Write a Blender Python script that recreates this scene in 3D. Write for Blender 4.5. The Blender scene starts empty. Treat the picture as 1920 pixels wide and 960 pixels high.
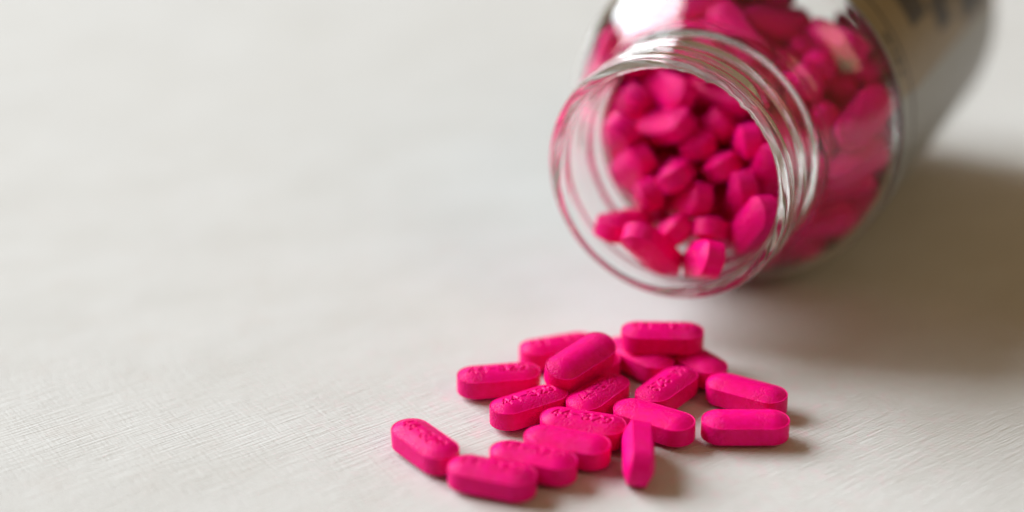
import bpy, bmesh, math, random
from mathutils import Vector, Matrix, Quaternion, noise

MM = 0.001                     # everything below is written in millimetres
R_ = math.radians
sc = bpy.context.scene
COL = sc.collection

# ------------------------------------------------------------------ camera
cam_d = bpy.data.cameras.new('camera')
cam = bpy.data.objects.new('camera', cam_d)
COL.objects.link(cam)
cam.location = (-16.377*MM, -205.862*MM, 114.878*MM)
cam.rotation_euler = (R_(90-24.181), 0, 0)
cam_d.sensor_width = 36.0
cam_d.lens = 36.0*3441.8/1920.0
cam_d.clip_start = 0.01
cam_d.clip_end = 20.0
cam_d.dof.use_dof = True
cam_d.dof.focus_distance = 0.2308
cam_d.dof.aperture_fstop = 5.2
cam_d.dof.aperture_blades = 0
sc.camera = cam

# ------------------------------------------------------------------ light of the room
w = bpy.data.worlds.new('World'); sc.world = w; w.use_nodes = True
bg = w.node_tree.nodes['Background']
bg.inputs[0].default_value = (1.0, 0.66, 0.32, 1); bg.inputs[1].default_value = 0.155

def area(name, loc, target, sx, sy, power, col):
    l = bpy.data.lights.new(name, 'AREA'); l.shape = 'RECTANGLE'; l.size = sx; l.size_y = sy
    l.energy = power; l.color = col
    o = bpy.data.objects.new(name, l); COL.objects.link(o)
    o.location = loc
    o.rotation_euler = (Vector(target)-Vector(loc)).to_track_quat('-Z', 'Y').to_euler()
    return o
az, el, dist = R_(152), R_(33), 3.0
area('window_light', (dist*math.cos(el)*math.cos(az), dist*math.cos(el)*math.sin(az), dist*math.sin(el)),
     (0, 0.03, 0.01), 2.5, 1.9, 176.0, (0.925, 0.98, 1.02))
area('room_lamp', (1.7, -1.3, 1.7), (0.02, 0.03, 0.02), 1.3, 1.3, 9.0, (1.0, 0.72, 0.44))

sc.view_settings.view_transform = 'Standard'
sc.view_settings.look = 'None'
sc.view_settings.exposure = 0.22
sc.view_settings.gamma = 1.0
sc.cycles.use_denoising = True
sc.cycles.max_bounces = 128
sc.cycles.transmission_bounces = 128
sc.cycles.diffuse_bounces = 6
sc.cycles.glossy_bounces = 128
sc.cycles.caustics_refractive = True
sc.cycles.caustics_reflective = False
sc.cycles.blur_glossy = 0.3
sc.cycles.sample_clamp_indirect = 60.0

# ------------------------------------------------------------------ materials
def mat(name):
    m = bpy.data.materials.new(name); m.use_nodes = True
    nt = m.node_tree; b = nt.nodes['Principled BSDF']
    return m, nt, b
def node(nt, t, **kw):
    n = nt.nodes.new(t)
    for k, v in kw.items(): setattr(n, k, v)
    return n
def math_n(nt, op, a, b=None, clamp=False):
    n = nt.nodes.new('ShaderNodeMath'); n.operation = op; n.use_clamp = clamp
    for i, v in enumerate((a, b)):
        if v is None: continue
        if isinstance(v, (int, float)): n.inputs[i].default_value = v
        else: nt.links.new(v, n.inputs[i])
    return n.outputs[0]
def mapping(nt, src, scale, rot=(0, 0, 0), loc=None):
    n = nt.nodes.new('ShaderNodeMapping'); n.inputs['Scale'].default_value = scale; n.inputs['Rotation'].default_value = rot
    nt.links.new(src, n.inputs['Vector'])
    if loc is not None: nt.links.new(loc, n.inputs['Location'])
    return n.outputs[0]
def noise_n(nt, vec, scale, detail=2.0, rough=0.5):
    n = nt.nodes.new('ShaderNodeTexNoise'); n.inputs['Scale'].default_value = scale
    n.inputs['Detail'].default_value = detail; n.inputs['Roughness'].default_value = rough
    nt.links.new(vec, n.inputs['Vector']); return n.outputs['Fac']
def ramp(nt, fac, lo, hi, t0=0.0, t1=1.0):
    n = nt.nodes.new('ShaderNodeMapRange'); n.inputs['From Min'].default_value = lo; n.inputs['From Max'].default_value = hi
    n.inputs['To Min'].default_value = t0; n.inputs['To Max'].default_value = t1; n.clamp = True
    nt.links.new(fac, n.inputs['Value']); return n.outputs['Result']
def mix_c(nt, fac, a, b):
    n = nt.nodes.new('ShaderNodeMix'); n.data_type = 'RGBA'
    if isinstance(fac, (int, float)): n.inputs[0].default_value = fac
    else: nt.links.new(fac, n.inputs[0])
    for i, v in ((6, a), (7, b)):
        if isinstance(v, tuple): n.inputs[i].default_value = (*v, 1)
        else: nt.links.new(v, n.inputs[i])
    return n.outputs[2]
def bump(nt, h, dist, strength=1.0, normal=None):
    n = nt.nodes.new('ShaderNodeBump'); n.inputs['Distance'].default_value = dist; n.inputs['Strength'].default_value = strength
    nt.links.new(h, n.inputs['Height'])
    if normal is not None: nt.links.new(normal, n.inputs['Normal'])
    return n.outputs[0]

def pill_material():
    m, nt, b = mat('pink_pill_coating')
    tc = node(nt, 'ShaderNodeTexCoord'); oi = node(nt, 'ShaderNodeObjectInfo')
    off = node(nt, 'ShaderNodeVectorMath', operation='SCALE'); off.inputs[0].default_value = (0.37, 0.21, 0.13)
    nt.links.new(oi.outputs['Random'], off.inputs['Scale'])
    v = mapping(nt, tc.outputs['Object'], (1/MM, 1/MM, 1/MM))
    add = node(nt, 'ShaderNodeVectorMath', operation='ADD'); nt.links.new(v, add.inputs[0])
    sc100 = node(nt, 'ShaderNodeVectorMath', operation='SCALE'); sc100.inputs['Scale'].default_value = 100
    nt.links.new(off.outputs[0], sc100.inputs[0]); nt.links.new(sc100.outputs[0], add.inputs[1])
    p = add.outputs[0]
    fine = noise_n(nt, p, 6.0, 3.0, 0.6)
    pit = noise_n(nt, p, 3.6, 2.0, 0.55)
    pit = ramp(nt, pit, 0.36, 0.52)
    where = ramp(nt, noise_n(nt, p, 0.22, 1.0), 0.42, 0.62)
    pitted = math_n(nt, 'MULTIPLY', math_n(nt, 'SUBTRACT', pit, 1.0), where)
    h = math_n(nt, 'ADD', math_n(nt, 'MULTIPLY', fine, 0.35), pitted)
    nt.links.new(bump(nt, h, 0.10*MM, 0.85), b.inputs['Normal'])
    patch = ramp(nt, noise_n(nt, p, 1.3, 3.0, 0.6), 0.35, 0.7)
    c = mix_c(nt, patch, (0.83, 0.0006, 0.165), (0.89, 0.0015, 0.235))
    hsv = node(nt, 'ShaderNodeHueSaturation'); nt.links.new(c, hsv.inputs['Color'])
    nt.links.new(ramp(nt, oi.outputs['Random'], 0, 1, 0.93, 1.04), hsv.inputs['Value'])
    nt.links.new(hsv.outputs[0], b.inputs['Base Color'])
    nt.links.new(ramp(nt, pit, 0, 1, 0.46, 0.36), b.inputs['Roughness'])
    b.inputs['Specular IOR Level'].default_value = 0.11
    b.inputs['Subsurface Weight'].default_value = 0.12
    b.inputs['Subsurface Radius'].default_value = (1.0, 0.08, 0.35)
    b.inputs['Subsurface Scale'].default_value = 0.7*MM
    return m

def plastic_material():
    m, nt, b = mat('clear_bottle_plastic')
    tc = node(nt, 'ShaderNodeTexCoord')
    v = mapping(nt, tc.outputs['Object'], (1/MM, 1/MM, 1/MM))
    n1 = noise_n(nt, v, 0.16, 2.0)
    nt.links.new(bump(nt, n1, 0.5*MM, 0.22), b.inputs['Normal'])
    b.inputs['Base Color'].default_value = (0.996, 0.996, 0.994, 1)
    b.inputs['Roughness'].default_value = 0.045
    b.inputs['IOR'].default_value = 1.43
    b.inputs['Transmission Weight'].default_value = 1.0
    return m

def table_material():
    m, nt, b = mat('embossed_linen_board')
    tc = node(nt, 'ShaderNodeTexCoord')
    v = mapping(nt, tc.outputs['Object'], (1/MM, 1/MM, 1/MM))
    rot = node(nt, 'ShaderNodeVectorRotate', rotation_type='Z_AXIS'); rot.inputs['Angle'].default_value = R_(-37)
    nt.links.new(v, rot.inputs['Vector']); r = rot.outputs[0]
    warp = noise_n(nt, r, 0.35, 2.0)
    wv = node(nt, 'ShaderNodeCombineXYZ'); nt.links.new(math_n(nt, 'MULTIPLY', warp, 0.2), wv.inputs['Y'])
    wa = node(nt, 'ShaderNodeVectorMath', operation='ADD'); nt.links.new(r, wa.inputs[0]); nt.links.new(wv.outputs[0], wa.inputs[1])
    lng = noise_n(nt, mapping(nt, wa.outputs[0], (0.18, 3.1, 1)), 1.0, 2.0, 0.55)      # long ribs
    crs = noise_n(nt, mapping(nt, r, (2.6, 0.30, 1)), 1.0, 2.0, 0.55)     # cross threads
    fine = noise_n(nt, v, 3.2, 3.0, 0.6)
    coarse = ramp(nt, noise_n(nt, v, 0.06, 2.0), 0.35, 0.65, 0.55, 1.0)
    h = math_n(nt, 'ADD', math_n(nt, 'MULTIPLY', lng, 1.0), math_n(nt, 'MULTIPLY', crs, 0.55))
    h = math_n(nt, 'ADD', math_n(nt, 'MULTIPLY', h, coarse), math_n(nt, 'MULTIPLY', fine, 0.14))
    nt.links.new(bump(nt, h, 0.23*MM, 0.9), b.inputs['Normal'])
    blot = ramp(nt, noise_n(nt, mapping(nt, r, (0.045, 0.085, 1)), 1.0, 4.0, 0.6), 0.38, 0.66)
    c = mix_c(nt, blot, (0.595, 0.597, 0.586), (0.562, 0.560, 0.542))
    blot2 = ramp(nt, noise_n(nt, v, 0.16, 3.0, 0.6), 0.55, 0.75, 0.0, 0.30)
    c = mix_c(nt, blot2, c, (0.55, 0.515, 0.485))
    # pink powder rubbed off around the spilled pills
    ln = node(nt, 'ShaderNodeVectorMath', operation='LENGTH')
    nt.links.new(mapping(nt, v, (0.026, 0.036, 0)), ln.inputs[0])
    near = ramp(nt, ln.outputs['Value'], 0.3, 1.35, 1.0, 0.0)
    dust = ramp(nt, noise_n(nt, v, 0.55, 4.0, 0.7), 0.50, 0.72, 0.0, 0.36)
    c = mix_c(nt, math_n(nt, 'MULTIPLY', near, dust), c, (0.80, 0.36, 0.47))
    spk = ramp(nt, noise_n(nt, v, 1.3, 1.0, 0.4), 0.735, 0.79, 0.0, 0.35)
    c = mix_c(nt, math_n(nt, 'MULTIPLY', spk, ramp(nt, near, 0, 0.4)), c, (0.62, 0.22, 0.30))
    nt.links.new(c, b.inputs['Base Color'])
    b.inputs['Roughness'].default_value = 0.72
    b.inputs['Specular IOR Level'].default_value = 0.25
    return m

def plain(name, col, rough=0.6, spec=0.3, var=0.06, scale=0.4):
    m, nt, b = mat(name)
    tc = node(nt, 'ShaderNodeTexCoord'); v = mapping(nt, tc.outputs['Object'], (1/MM, 1/MM, 1/MM))
    n = noise_n(nt, v, scale, 3.0)
    c = mix_c(nt, ramp(nt, n, 0.3, 0.7), tuple(x*(1-var) for x in col), tuple(min(1, x*(1+var)) for x in col))
    nt.links.new(c, b.inputs['Base Color'])
    b.inputs['Roughness'].default_value = rough; b.inputs['Specular IOR Level'].default_value = spec
    return m

M_PILL = pill_material(); M_PLASTIC = plastic_material(); M_TABLE = table_material()
M_LABEL = plain('grey_label_paper', (0.28, 0.295, 0.295), 0.42, 0.4)
M_TAN = plain('tan_label_print', (0.245, 0.19, 0.105), 0.42, 0.4)
M_INK = plain('dark_label_ink', (0.045, 0.04, 0.035), 0.45, 0.4)

# ------------------------------------------------------------------ helpers
def link(name, me, m, parent=None):
    o = bpy.data.objects.new(name, me); COL.objects.link(o)
    if m is not None and not me.materials: me.materials.append(m)
    if parent is not None: o.parent = parent
    return o
def mesh(name, vs, fs, smooth=True):
    me = bpy.data.meshes.new(name)
    me.from_pydata([(x*MM, y*MM, z*MM) for x, y, z in vs], [], fs)
    me.update()
    if smooth: me.shade_smooth()
    return me

# ------------------------------------------------------------------ the surface
def tabletop():
    nx, ny = 2, 2
    vs = [(-900, -500, 0), (900, -500, 0), (900, 1100, 0), (-900, 1100, 0), (-900, -500, -18), (900, -500, -18), (900, 1100, -18), (-900, 1100, -18)]
    fs = [(0, 1, 2, 3), (7, 6, 5, 4), (0, 4, 5, 1), (1, 5, 6, 2), (2, 6, 7, 3), (3, 7, 4, 0)]
    o = link('tabletop', mesh('tabletop', vs, fs, False), M_TABLE)
    o['kind'] = 'structure'; o['label'] = 'off-white tabletop with a fine embossed linen grain'
tabletop()

# ------------------------------------------------------------------ pills
PL, PW, PB, PH = 11.0, 4.9, 2.3, 0.80      # length, width, band height, dome height
def arc(cx, cy, rx, ry, a0, a1, n=10):
    return [(cx+rx*math.cos(R_(a0+(a1-a0)*i/n)), cy+ry*math.sin(R_(a0+(a1-a0)*i/n))) for i in range(n+1)]
GLYPH = {  # strokes in a cell 0.62 wide and 1 high
 '4': [[(0.46, 0.0), (0.46, 1.0), (0.0, 0.32), (0.62, 0.32)]],
 '-': [[(0.10, 0.46), (0.52, 0.46)]],
 '3': [arc(0.28, 0.74, 0.28, 0.25, 150, -80), arc(0.28, 0.26, 0.31, 0.26, 80, -150)],
 '2': [arc(0.30, 0.70, 0.29, 0.29, 160, -30)+[(0.03, 0.0), (0.62, 0.0)]],
 '9': [arc(0.31, 0.68, 0.28, 0.31, 0, 360, 16), [(0.59, 0.68), (0.57, 0.35), (0.40, 0.05), (0.12, 0.02)]],
}
def imprint_segments():
    segs = []; h = 1.5; adv = 1.33; text = '44-329'
    x0 = -adv*len(text)/2 + 0.12
    for i, ch in enumerate(text):
        for line in GLYPH[ch]:
            p = [(x0+i*adv+x*1.42, (y-0.5)*h) for x, y in line]
            segs += list(zip(p[:-1], p[1:]))
    return segs
def imprint_depth(x, y, segs):
    d = 9.0
    for (ax, ay), (bx, by) in segs:
        if abs(x-(ax+bx)/2) > 1.6: continue
        ux, uy = bx-ax, by-ay; l2 = ux*ux+uy*uy or 1e-9
        t = max(0, min(1, ((x-ax)*ux+(y-ay)*uy)/l2))
        q = math.hypot(x-ax-t*ux, y-ay-t*uy)
        if q < d: d = q
    k = max(0.0, min(1.0, (0.19-d)/0.13)); k = k*k*(3-2*k)
    lip = math.exp(-((d-0.27)/0.08)**2)*0.10
    return k-lip if d > 0.19 else k
def pill_mesh(fine):
    """caplet: stadium band, low domes, a narrow land round each dome; the upper dome carries the debossed number"""
    ns, ne, nr = (66, 22, 34) if fine else (8, 8, 9)
    hl = (PL-PW)/2; rr = PW/2
    B, Mx = [], []
    for i in range(ns): x = hl-2*hl*i/ns; B.append((x, rr)); Mx.append(x)
    for i in range(ne): a = R_(90+180*i/ne); B.append((-hl+rr*math.cos(a), rr*math.sin(a))); Mx.append(-hl)
    for i in range(ns): x = -hl+2*hl*i/ns; B.append((x, -rr)); Mx.append(x)
    for i in range(ne): a = R_(-90+180*i/ne); B.append((hl+rr*math.cos(a), rr*math.sin(a))); Mx.append(hl)
    n = len(B)
    segs = imprint_segments() if fine else []
    zb = PB/2
    prof = []
    for j in range(nr+1):
        t = 0.012+(0.935-0.012)*j/nr
        u = t/0.935
        prof.append((t, zb-0.01+PH*max(0.0, 1-u*u)**1.08))
    prof += [(0.945, zb-0.005), (0.957, zb+0.022), (0.972, zb+0.035), (0.987, zb+0.03), (0.996, zb-0.005), (1.0, zb-0.05), (1.0, zb-0.16)]
    vs, fs = [], []
    def ring(t, z, top):
        for (bx, by), mx in zip(B, Mx):
            x = mx+(bx-mx)*t; y = by*t; zz = z
            if top and segs and t < 0.8: zz -= 0.15*imprint_depth(x, y, segs)
            vs.append((x, y, zz))
    rings = [(t, z, True) for t, z in prof]+[(1.0, 0.0, False)]+[(t, -z, False) for t, z in (prof[::-1] if not fine else prof[:nr+1:3][::-1][:0]+prof[::-1])]
    for r in rings: ring(*r)
    for i in range(len(rings)-1):
        for k in range(n):
            q = (k+1) % n
            fs.append((i*n+k, (i+1)*n+k, (i+1)*n+q, i*n+q))
    # close the ridge: strip between the two sides of the innermost ring
    for base, flip in ((0, False), ((len(rings)-1)*n, True)):
        loop = [base+k for k in range(n)]
        fs.append(tuple(loop) if not flip else tuple(loop[::-1]))
    me = mesh('pill', vs, fs)
    bm = bmesh.new(); bm.from_mesh(me)
    bmesh.ops.recalc_face_normals(bm, faces=bm.faces)
    bmesh.ops.triangulate(bm, faces=[f for f in bm.faces if len(f.verts) > 4])
    bm.to_mesh(me); bm.free(); me.shade_smooth()
    me.materials.append(M_PILL)
    return me
ME_PILL = pill_mesh(True)
ME_FAR = pill_mesh(False)

def pill(label, x, y, z, yaw, tilt=0.0, roll=0.0, number_up=True, flip=False, group='pink pills spilled on the table'):
    o = bpy.data.objects.new('pill', ME_PILL); COL.objects.link(o)
    m = Matrix.Rotation(R_(yaw+(180 if flip else 0)), 4, 'Z') @ Matrix.Rotation(R_(-tilt), 4, 'Y') @ Matrix.Rotation(R_(roll+(0 if number_up else 180)), 4, 'X')
    o.matrix_world = Matrix.Translation((x*MM, y*MM, z*MM)) @ m
    o['label'] = label; o['category'] = 'pill'; o['group'] = group
    return o
ZC = PB/2+PH+0.02
#@SPILL
pill('pink pill at the far left tip of the spill, ending against the frontmost pill', -26.96, -11.12, ZC, -52.8, 0, 2)
pill('frontmost pink pill of the spill, number side up, lowest of all in the photo', -18.74, -18.54, ZC, -20.0, 0, 1.5)
pill('number-side-up pink pill in the front diagonal row, between the frontmost pill and a plain one', -13.84, -15.07, ZC, -21.8, 0, -2)
pill('plain-faced pink pill in the front diagonal row, second pill left of the one on edge', -9.68, -11.34, ZC, -20.6, 0, 2, number_up=False)
pill('pink pill with the clearest full number, ending just left of the pill on edge', -7.55, -6.73, ZC, -18.3, 0, 3)
pill('numbered pink pill with a dark crisp imprint, slanting up to the leaning pill', -14.2, -1.27, ZC, 32.6, 0, -1.5)
pill('numbered pink pill at the left edge of the heap, lying nearly level on the table', -18.11, 5.95, ZC, 9.7, 0, 1)
pill('blurred pink pill at the back left, half hidden behind the leaning plain pill', -10.14, 14.37, ZC, 20.4, 0, 0)
pill('big plain pink pill leaning on top of the heap with its smooth dome showing', -7.55, 5.0, 5.2, 43.0, 9.0, 17.0, number_up=False)
pill('numbered pink pill in the middle of the heap, shaded by the leaning pill above', -5.37, 0.83, ZC, 55.0, 0, 0)
pill('plain pitted pink pill in the middle, running behind the pill on edge', 1.37, -5.14, ZC, -32.6, 0, 2, number_up=False)
pill('numbered pink pill pointing at the stacked pills, just behind the pitted pill', 3.56, 2.94, ZC, 53.4, 0, 0, flip=True)
pill('pink pill standing on its narrow edge and pointing at the viewer', -1.13, -13.6, PW/2+0.03, -92.5, 0, 81, number_up=False)
pill('plain pink pill slanting at the right of the spill, behind the level one', 13.72, 1.83, ZC, -31.2, 0, 2, number_up=False)
pill('plain pink pill lying level alone at the right front of the spill', 12.62, -6.36, ZC, 0.0, 0, 2, number_up=False)
pill('numbered pink pill stacked across two others at the back of the spill', 3.55, 11.91, 5.2, -2.0, 0, 2)
pill('shaded pink pill under the left end of the stacked pill', 0.61, 11.79, ZC, -48.4, 0, 0, number_up=False)
pill('shaded pink pill under the right end of the stacked pill', 7.83, 10.64, ZC, -56.4, 0, 0, number_up=False)
pill('pink pill buried beneath the big leaning plain pill, only one end showing', -6.41, 7.70, ZC, 50.0, 0, 0, number_up=False)
#@END

# ------------------------------------------------------------------ bottle
PSI = R_(25.407)
BX, BY, BR = 4.04, 19.557, 24.559
bottle = bpy.data.objects.new('bottle', None); COL.objects.link(bottle)
bottle.location = (BX*MM, BY*MM, (BR+0.05)*MM); bottle.rotation_euler = (0, 0, -PSI)
bottle.empty_display_size = 0.02
bottle['label'] = 'clear wide-mouth plastic bottle lying open on its side, full of pink pills'
bottle['category'] = 'bottle'
NSEG = 192
def thread_r(a, phi):
    """outer radius added by the screw thread: one ridge winding 1.7 turns, faded at both ends"""
    best = 0.0
    start = 40.0                     # degrees round from the right-hand side where the ridge begins
    for k in range(-1, 3):
        turn = (math.degrees(phi)-start)/360.0+k
        if turn < 0 or turn > 1.4: continue
        ac = 3.1+3.7*turn
        fade = min(1, turn/0.05, (1.4-turn)/0.05); fade = max(0.0, fade); fade = fade*fade*(3-2*fade)
        d = abs(a-ac)
        h = 1.0 if d < 0.35 else max(0.0, 1-(d-0.35)/1.1)
        h = h*h*(3-2*h)
        best = max(best, 0.8*h*fade)
    return best
def smooth_profile(pts, step):
    """Catmull-Rom through the points, resampled"""
    out = []
    for i in range(len(pts)-1):
        p0 = Vector(pts[max(i-1, 0)]); p1 = Vector(pts[i]); p2 = Vector(pts[i+1]); p3 = Vector(pts[min(i+2, len(pts)-1)])
        L = (p2-p1).length; n = max(1, int(L/step))
        for k in range(n):
            t = k/n
            out.append(tuple(0.5*((2*p1)+(p2-p0)*t+(2*p0-5*p1+4*p2-p3)*t*t+(3*p1-p0-3*p2+p3)*t**3)))
    out.append(tuple(pts[-1])); return out
NECK_IN = [(15.0, 15.15), (12, 15.12), (8, 15.1), (4, 15.1), (1.6, 15.12), (0.7, 15.2)]
LIP = [(0.7, 15.2), (0.25, 15.4), (0.0, 15.85), (0.0, 16.6), (0.22, 17.0), (0.7, 17.2), (1.35, 17.18), (1.8, 16.8), (2.1, 16.55)]
NECK_OUT = [(2.1, 16.55), (6, 16.5), (11.4, 16.4)]
BEAD = [(11.4, 16.4), (11.9, 16.6), (12.3, 17.5), (12.7, 18.1), (13.3, 18.2), (13.8, 17.9), (14.2, 17.2), (14.6, 17.0), (15.0, 17.0)]
BODY_OUT = [(15.0, 17.0), (15.5, 17.02), (16.4, 17.6), (18.0, 19.6), (20.0, 21.75), (22.3, 23.4), (24.6, 24.3), (27.0, 24.55), (32, 24.55), (60, 24.55), (86, 24.55), (90, 24.2), (92.4, 23.0), (93.6, 21.0), (93.8, 19.0), (93.2, 16.5), (91.6, 12), (90.6, 6), (90.4, 0.02)]
BODY_IN = [(89.3, 0.02), (89.5, 6), (90.4, 12), (91.8, 17), (92.2, 19.3), (91.6, 21.4), (90, 22.8), (86, 23.5), (60, 23.5), (32, 23.5), (27.0, 23.45), (24.2, 22.95), (21.6, 21.4), (19.2, 18.9), (17.2, 16.4), (16.0, 15.4), (15.0, 15.15)]
def lathe(profile, seg=NSEG, rfun=None):
    vs, fs = [], []
    for a, r in profile:
        for k in range(seg):
            p = 2*math.pi*k/seg
            rr = r+(rfun(a, p, r) if rfun else 0)
            vs.append((rr*math.cos(p), a, rr*math.sin(p)))
    for i in range(len(profile)-1):
        for k in range(seg):
            q = (k+1) % seg
            fs.append((i*seg+k, (i+1)*seg+k, (i+1)*seg+q, i*seg+q))
    return vs, fs
random.seed(3)
def neck_r(a, p, r):
    if r > 16.2 and 1.9 < a < 11.5: return thread_r(a, p)
    if r < 15.7 and a < 1.3:            # ragged inner edge left by the torn seal
        k = math.exp(-((a-0.45)/0.4)**2)
        n = noise.noise(Vector((math.cos(p)*17, math.sin(p)*17, 0.3)))+0.6*noise.noise(Vector((math.cos(p)*41, math.sin(p)*41, 4.3)))
        d = math.degrees(p)
        at = max(math.exp(-((d-62)/26)**2), 0.06)
        return -0.55*k*at*max(0.0, n-0.02)
    return 0.0
prof = NECK_IN[:-1]+smooth_profile(LIP, 0.12)
no = NECK_OUT; fine_out = [(2.1+(11.4-2.1)*i/62, 16.55-0.15*i/62) for i in range(1, 62)]
prof = prof+fine_out+smooth_profile(BEAD, 0.2)
vs, fs = lathe(prof, NSEG, neck_r)
neck = link('neck', mesh('neck', vs, fs), M_PLASTIC, bottle)
neck['label'] = 'clear screw-threaded neck with a rounded lip'
prof = smooth_profile(BODY_OUT, 0.9)+smooth_profile(BODY_IN, 0.9)
vs, fs = lathe(prof)
body = link('body', mesh('body', vs, fs), M_PLASTIC, bottle)
for o in (neck, body):
    bm = bmesh.new(); bm.from_mesh(o.data)
    bm.normal_update()
    # orient outwards from the plastic itself: the outer wall must face away from the axis
    f = max(bm.faces, key=lambda q: math.hypot(q.calc_center_median().x, q.calc_center_median().z))
    c = f.calc_center_median()
    if f.normal.x*c.x+f.normal.z*c.z < 0:
        bmesh.ops.reverse_faces(bm, faces=bm.faces)
    bm.to_mesh(o.data); bm.free(); o.data.shade_smooth()

# label: a paper sleeve, printed panels a hair proud of it
def sleeve(a0, a1, p0, p1, r, th, na=8, npd=1.5):
    n = max(2, int((p1-p0)/npd)); vs, fs = [], []
    for rr in (r+th, r):
        for i in range(na+1):
            for k in range(n+1):
                p = R_(p0+(p1-p0)*k/n)
                vs.append((rr*math.cos(p), a0+(a1-a0)*i/na, rr*math.sin(p)))
    W = n+1; S = (na+1)*W
    for i in range(na):
        for k in range(n):
            q = (i*W+k, i*W+k+1, (i+1)*W+k+1, (i+1)*W+k)
            fs.append(q[::-1]); fs.append(tuple(S+x for x in q))
    for k in range(n):
        fs.append((k, k+1, S+k+1, S+k)); fs.append((na*W+k+1, na*W+k, S+na*W+k, S+na*W+k+1))
    for i in range(na):
        fs.append(((i+1)*W, i*W, S+i*W, S+(i+1)*W)); fs.append((i*W+n, (i+1)*W+n, S+(i+1)*W+n, S+i*W+n))
    me = mesh('sleeve', vs, fs)
    bm = bmesh.new(); bm.from_mesh(me); bmesh.ops.recalc_face_normals(bm, faces=bm.faces); bm.to_mesh(me); bm.free()
    me.shade_smooth(); me.set_sharp_from_angle(angle=R_(40))
    return me
label_ob = link('label', sleeve(27.2, 87, -170, 186, BR+0.03, 0.10), M_LABEL, bottle)
label_ob['label'] = 'paper label sleeve with a grey ground and tan panel'
link('label_panel', sleeve(33.2, 84, 12.5, 120, BR+0.14, 0.02), M_TAN, label_ob)
link('label_strip', sleeve(27.6, 32.4, 14, 130, BR+0.14, 0.02, 3), M_TAN, label_ob)
link('label_line', sleeve(32.45, 33.15, -60, 130, BR+0.14, 0.03, 2), M_INK, label_ob)

# large dark lettering on the panel and a small line of print on the strip, far out of focus
for a0, a1, p0, p1 in ((41, 50, 30, 52), (52, 60, 21, 33), (55, 63, 27, 52), (66, 82, 15, 27), (66, 72, 28, 52), (76, 83, 28, 52)):
    link('lettering', sleeve(a0, a1, p0, p1, BR+0.17, 0.02, 3), M_INK, label_ob)
for p0, p1 in ((20.5, 22.6), (24, 27.5), (28.3, 30), (31.5, 36)):
    link('small_print', sleeve(29.4, 30.8, p0, p1, BR+0.17, 0.02, 1, 1.0), M_INK, label_ob)

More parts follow.
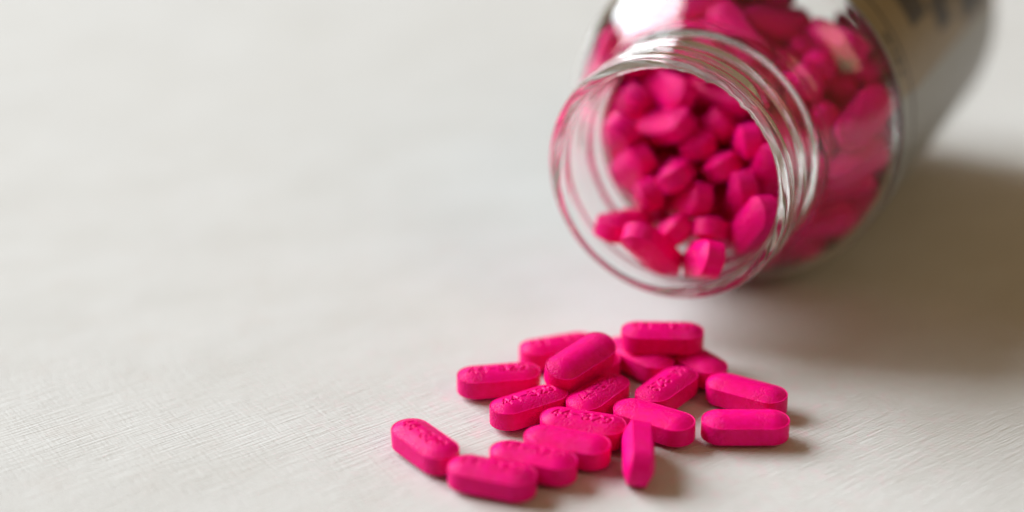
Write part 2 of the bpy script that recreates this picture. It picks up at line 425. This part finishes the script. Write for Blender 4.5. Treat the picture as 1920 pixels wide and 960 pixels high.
# ------------------------------------------------------------------ pills in the bottle
# settled positions in the bottle's own frame: x, along the axis from the lip, z, quaternion
INSIDE = [
(-2.5,10.6,-3.4,0.553,-0.253,-0.167,0.776),(-0.1,9.7,-6.7,0.776,0.462,-0.387,-0.188),(10.4,6.0,-6.8,0.735,0.466,-0.489,0.058),
(5.3,1.1,-10.9,0.762,0.441,-0.413,-0.233),(-1.9,0.6,-10.6,0.379,0.732,0.523,-0.216),(-7.9,5.4,-10.1,0.778,0.008,0.132,0.614),
(-6.6,11.0,-7.6,0.561,0.607,-0.552,-0.108),(-1.7,7.3,-10.8,0.842,0.203,-0.365,-0.342),(3.8,8.4,-10.5,0.215,0.749,-0.586,0.223),
(7.0,10.6,-5.7,0.667,0.424,-0.612,0.040),(6.0,15.6,0.8,0.623,0.546,-0.531,-0.180),(10.4,11.8,-1.1,0.541,0.626,-0.535,0.169),
(-6.3,15.2,1.5,0.921,0.245,-0.245,-0.175),(-12.1,13.5,-0.2,0.433,0.699,-0.566,0.061),(-7.5,19.8,5.2,0.825,0.451,-0.213,-0.266),
(0.1,21.4,5.5,0.959,0.228,-0.043,-0.162),(2.2,14.9,-3.0,0.857,0.127,-0.265,-0.424),(-2.6,17.1,-0.3,0.871,0.144,-0.092,-0.461),
(-9.8,12.6,-4.2,0.591,0.652,-0.475,0.028),(-12.8,19.8,2.0,0.490,0.681,-0.542,0.044),(-17.3,41.5,11.4,0.346,-0.733,-0.584,-0.049),
(13.1,41.3,8.0,0.192,0.031,-0.981,0.023),(-3.2,39.2,15.9,0.307,0.444,0.824,-0.172),(-1.0,42.7,-16.0,0.914,0.186,0.144,-0.331),
(15.6,40.1,11.1,0.974,0.118,0.192,0.003),(0.9,42.2,-21.2,0.968,0.015,-0.017,0.251),(13.4,42.0,-15.5,0.339,-0.127,0.747,0.557),
(-13.9,38.3,11.6,0.391,-0.287,0.546,-0.683),(-7.2,41.3,-17.2,0.465,0.607,0.122,-0.633),(13.6,41.7,-3.9,0.500,-0.798,0.147,0.303),
(7.1,42.3,4.9,0.805,-0.473,0.306,0.186),(6.4,41.4,-16.8,0.385,0.741,0.082,-0.544),(14.7,37.8,-10.3,0.190,0.875,-0.084,-0.437),
(-20.6,43.0,0.4,0.564,0.422,0.694,-0.148),(-16.3,40.2,3.5,0.581,0.719,0.288,0.251),(-5.8,42.9,8.8,0.845,-0.476,0.133,-0.202),
(-8.6,36.9,-18.3,0.632,0.615,-0.064,-0.466),(4.5,41.8,-6.1,0.207,-0.421,0.543,0.697),(2.7,40.6,3.3,0.316,0.832,0.200,-0.411),
(-16.1,38.1,-13.9,0.054,0.880,-0.264,-0.391),(13.4,34.2,-16.0,0.227,0.630,-0.668,-0.325),(15.0,40.9,2.0,0.590,-0.690,-0.078,0.411),
(-16.5,34.3,6.5,0.116,-0.005,-0.424,0.898),(-10.6,40.4,5.6,0.768,0.529,0.338,0.126),(-8.4,31.1,5.5,0.625,0.457,-0.536,-0.336),
(-17.5,41.3,-4.3,0.503,-0.612,-0.223,-0.568),(-11.2,38.6,1.6,0.904,-0.159,0.144,0.369),(-1.5,40.3,0.5,0.703,0.558,0.213,-0.387),
(6.2,38.0,7.4,0.651,0.645,0.299,-0.267),(-9.7,34.7,16.1,0.587,0.792,0.006,0.168),(6.9,38.6,-7.9,0.294,-0.460,0.481,0.686),
(6.5,36.0,-20.2,0.230,-0.153,-0.054,0.960),(19.8,39.4,-7.5,0.499,0.345,0.791,0.082),(-13.4,28.1,9.4,0.062,-0.380,-0.850,0.360),
(-7.4,32.3,10.3,0.445,0.873,-0.171,-0.102),(-6.3,36.2,12.6,0.243,-0.083,-0.152,0.955),(-1.2,35.6,-19.5,0.831,0.162,0.221,-0.484),
(-6.9,42.1,-6.9,0.217,0.526,-0.440,0.695),(-4.0,38.8,-5.2,0.226,0.782,0.260,-0.520),(-4.8,36.5,8.4,0.035,-0.149,-0.782,0.604),
(1.1,37.1,14.3,0.650,0.602,-0.453,0.097),(0.8,39.2,-13.7,0.179,-0.937,0.267,0.136),(9.0,36.3,-12.1,0.341,-0.560,0.240,0.716),
(20.5,40.6,1.9,0.331,-0.661,0.242,0.628),(-18.5,34.0,1.0,0.443,0.800,0.376,-0.147),(-2.4,34.3,0.2,0.510,0.845,0.151,-0.047),
(-20.6,37.8,-4.1,0.622,-0.119,-0.751,-0.188),(-12.8,39.3,-9.8,0.301,-0.124,-0.476,-0.817),(-2.7,36.9,3.8,0.613,0.782,-0.113,0.010),
(16.6,37.4,-0.6,0.425,0.621,-0.478,0.453),(16.4,36.1,7.6,0.020,0.082,0.571,0.816),(-13.4,35.1,-11.7,0.935,0.294,0.178,0.087),
(2.3,36.8,-6.8,0.711,-0.465,-0.419,-0.322),(16.4,32.9,-9.8,0.098,-0.219,0.733,0.637),(-10.4,37.7,-5.6,0.532,0.773,0.197,-0.283),
(4.7,32.4,-1.7,0.588,0.725,-0.216,0.288),(-7.1,29.7,14.4,0.433,-0.831,-0.323,-0.134),(-5.3,35.7,-14.5,0.786,0.093,0.260,-0.554),
(-7.6,34.4,-3.0,0.201,-0.925,0.123,0.298),(8.6,36.8,-0.3,0.619,0.770,0.139,-0.065),(7.5,29.7,-19.9,0.176,0.263,0.947,0.055),
(21.2,33.7,-2.1,0.600,-0.340,0.689,-0.223),(-1.2,28.9,-20.6,0.106,0.141,0.744,0.644),(8.5,31.9,-12.4,0.479,-0.431,0.452,0.617),
(12.5,34.2,-4.5,0.785,-0.619,0.012,-0.001),(-13.4,23.6,6.9,0.612,-0.075,-0.237,-0.751),(-11.7,30.0,1.7,0.033,-0.235,-0.468,-0.851),
(-15.6,28.5,-7.5,0.100,-0.530,0.022,-0.842),(-16.9,33.3,-6.3,0.886,0.452,0.086,0.050),(-17.9,31.3,-1.7,0.467,0.877,0.113,-0.004),
(1.6,33.1,-9.7,0.353,-0.174,-0.620,-0.679),(3.0,31.7,2.9,0.885,-0.008,-0.257,0.387),(16.8,32.4,10.8,0.477,0.129,-0.210,0.844),
(-6.6,34.2,-9.6,0.030,-0.213,0.843,-0.492),(18.3,32.6,2.8,0.369,0.382,0.708,-0.466),(9.3,33.2,6.8,0.538,-0.175,-0.548,-0.617),
(-19.2,28.3,-9.0,0.151,-0.527,0.054,-0.834),(-20.5,27.6,4.6,0.761,-0.005,-0.601,0.244),(-12.5,28.7,-3.3,0.627,0.566,0.516,0.141),
(-11.5,31.4,-13.9,0.453,0.882,-0.091,0.099),(13.5,31.1,3.2,0.415,0.751,-0.431,0.280),(-3.4,29.9,-0.1,0.500,-0.271,-0.429,-0.702),
(-8.7,26.1,-3.5,0.834,-0.461,-0.268,0.139),(-18.2,23.7,6.7,0.005,-0.765,-0.279,-0.580),(13.8,29.0,12.8,0.899,-0.310,0.108,-0.289),
(3.7,32.6,12.7,0.641,0.715,0.246,0.135),(0.5,33.0,-15.3,0.163,-0.906,-0.004,0.391),(-7.8,27.9,-7.4,0.256,-0.922,-0.275,-0.092),
(-17.7,24.9,-0.5,0.481,-0.245,0.833,-0.122),(-11.1,27.2,-14.1,0.631,0.724,-0.223,0.167),(10.4,28.4,6.7,0.292,0.402,0.742,-0.450),
(17.5,28.9,-11.1,0.647,0.585,-0.268,0.409),(0.1,24.7,12.5,0.426,-0.785,0.408,0.190),(-0.5,32.0,6.5,0.206,0.106,0.735,-0.638),
(0.1,28.5,-10.8,0.182,-0.980,-0.008,0.077),(0.5,21.2,0.7,0.639,-0.388,0.103,-0.656),(-5.2,23.3,-14.7,0.781,0.510,-0.212,0.291),
(-14.3,23.7,-12.5,0.752,0.557,0.208,-0.286),(7.1,29.8,-4.9,0.189,-0.293,0.588,0.730),(3.6,26.9,5.6,0.849,-0.298,-0.411,0.144),
(1.7,28.5,-15.7,0.707,0.697,0.118,-0.009),(13.7,29.0,-7.8,0.443,0.230,0.558,-0.663),(-8.0,29.6,-17.3,0.061,0.904,-0.391,0.164),
(10.2,26.2,-14.4,0.024,-0.942,0.221,0.253),(-1.6,25.0,-19.8,0.145,0.095,0.752,0.636),(14.5,22.5,-12.0,0.183,0.237,-0.412,-0.860),
(16.2,24.9,-7.1,0.967,-0.139,-0.198,0.084),(2.3,27.5,-2.8,0.259,-0.197,0.472,0.820),(16.8,28.9,0.2,0.118,0.006,0.853,-0.508),
(-3.4,23.2,10.0,0.413,-0.472,-0.602,0.495),(2.2,23.7,-11.5,0.332,0.601,-0.508,0.520),(18.5,23.1,-2.3,0.147,-0.409,0.892,0.126),
(1.8,20.4,-15.7,0.744,0.628,-0.227,0.022),(9.0,20.8,-0.5,0.960,0.044,0.068,-0.267),(7.2,22.7,-14.4,0.396,-0.615,-0.297,-0.614),
(19.3,24.7,3.9,0.043,0.599,-0.646,-0.472),(9.9,24.5,5.2,0.756,-0.312,-0.404,-0.410),(-13.8,21.2,-9.1,0.305,-0.284,-0.856,-0.307),
(6.2,21.9,-5.3,0.043,-0.287,-0.680,-0.673),(13.6,23.7,0.0,0.256,-0.623,0.232,0.702),(8.4,26.0,-5.6,0.482,0.275,0.742,-0.377),
(11.4,16.4,-7.8,0.745,-0.395,-0.306,0.442),(-8.3,22.0,-0.7,0.205,0.370,-0.312,-0.851),(-2.7,16.0,-10.1,0.715,0.450,-0.143,0.516),
(-4.6,23.7,-8.6,0.171,-0.254,0.911,0.277),(-13.0,19.0,-6.2,0.310,-0.857,0.277,0.305),(-3.9,19.3,-12.7,0.939,0.320,-0.114,0.061),
(-7.1,19.5,-5.7,0.731,0.240,-0.184,-0.612),(2.9,15.9,-8.3,0.482,0.190,0.005,-0.855),(5.9,16.9,-11.8,0.052,-0.216,0.870,0.441),
]
MOUTH = [
 'blurred oval pink pill standing tilted in the very middle of the bottle mouth',
 'blurred pink pill just below the middle one of the bottle mouth',
 'large blurred pink pill slanting against the lower right lip of the bottle mouth',
 'lowest blurred pink pill in the bottle mouth, just above the bottom of the lip',
 'long blurred pink pill sloping down at the lower left inside the bottle mouth',
 'leftmost blurred pink pill in the bottle mouth, poking out over the clear neck',
 'blurred pink pill in the bottle mouth, down and to the left of the middle one',
 'shaded pink pill in the bottle mouth just above the gap between the two lowest pills',
 'small shaded pink pill in the bottle mouth just above the lowest one',
 'shaded upright pink pill in the bottle mouth above the large slanting one',
 'bright blurred pink pill near the upper right lip of the bottle mouth',
 'blurred pink pill half hidden by the right-hand lip of the bottle mouth',
 'broad blurred pink pill lying crosswise in the upper left of the bottle mouth',
 'blurred pink pill against the clear neck at the upper left of the bottle mouth',
 'blurred pink pill under the top lip of the bottle, above the broad crosswise one',
 'long blurred pink pill running under the top right lip of the bottle',
 'shaded pink pill just right of the middle one in the bottle mouth',
 'dim pink pill just above the middle one in the bottle mouth',
 'blurred pink pill on the left of the heap, halfway up beside the clear neck',
 'dim pink pill tucked in the top left corner of the bottle mouth',
]
CP, SP = math.cos(-PSI), math.sin(-PSI)
QB = Quaternion((0, 0, 1), -PSI)
for i, (x, a, z, qw, qx, qy, qz) in enumerate(INSIDE):
    o = bpy.data.objects.new('pill', ME_FAR if a > 22 else ME_PILL); COL.objects.link(o)
    o.rotation_mode = 'QUATERNION'
    o.rotation_quaternion = QB @ Quaternion((qw, qx, qy, qz))
    o.location = ((BX+CP*x-SP*a)*MM, (BY+SP*x+CP*a)*MM, (BR+0.05+z)*MM)
    o['label'] = MOUTH[i] if i < len(MOUTH) else 'blurred pink pill packed deeper in the clear bottle behind the front of the heap'
    o['category'] = 'pill'; o['group'] = 'pink pills heaped inside the bottle'
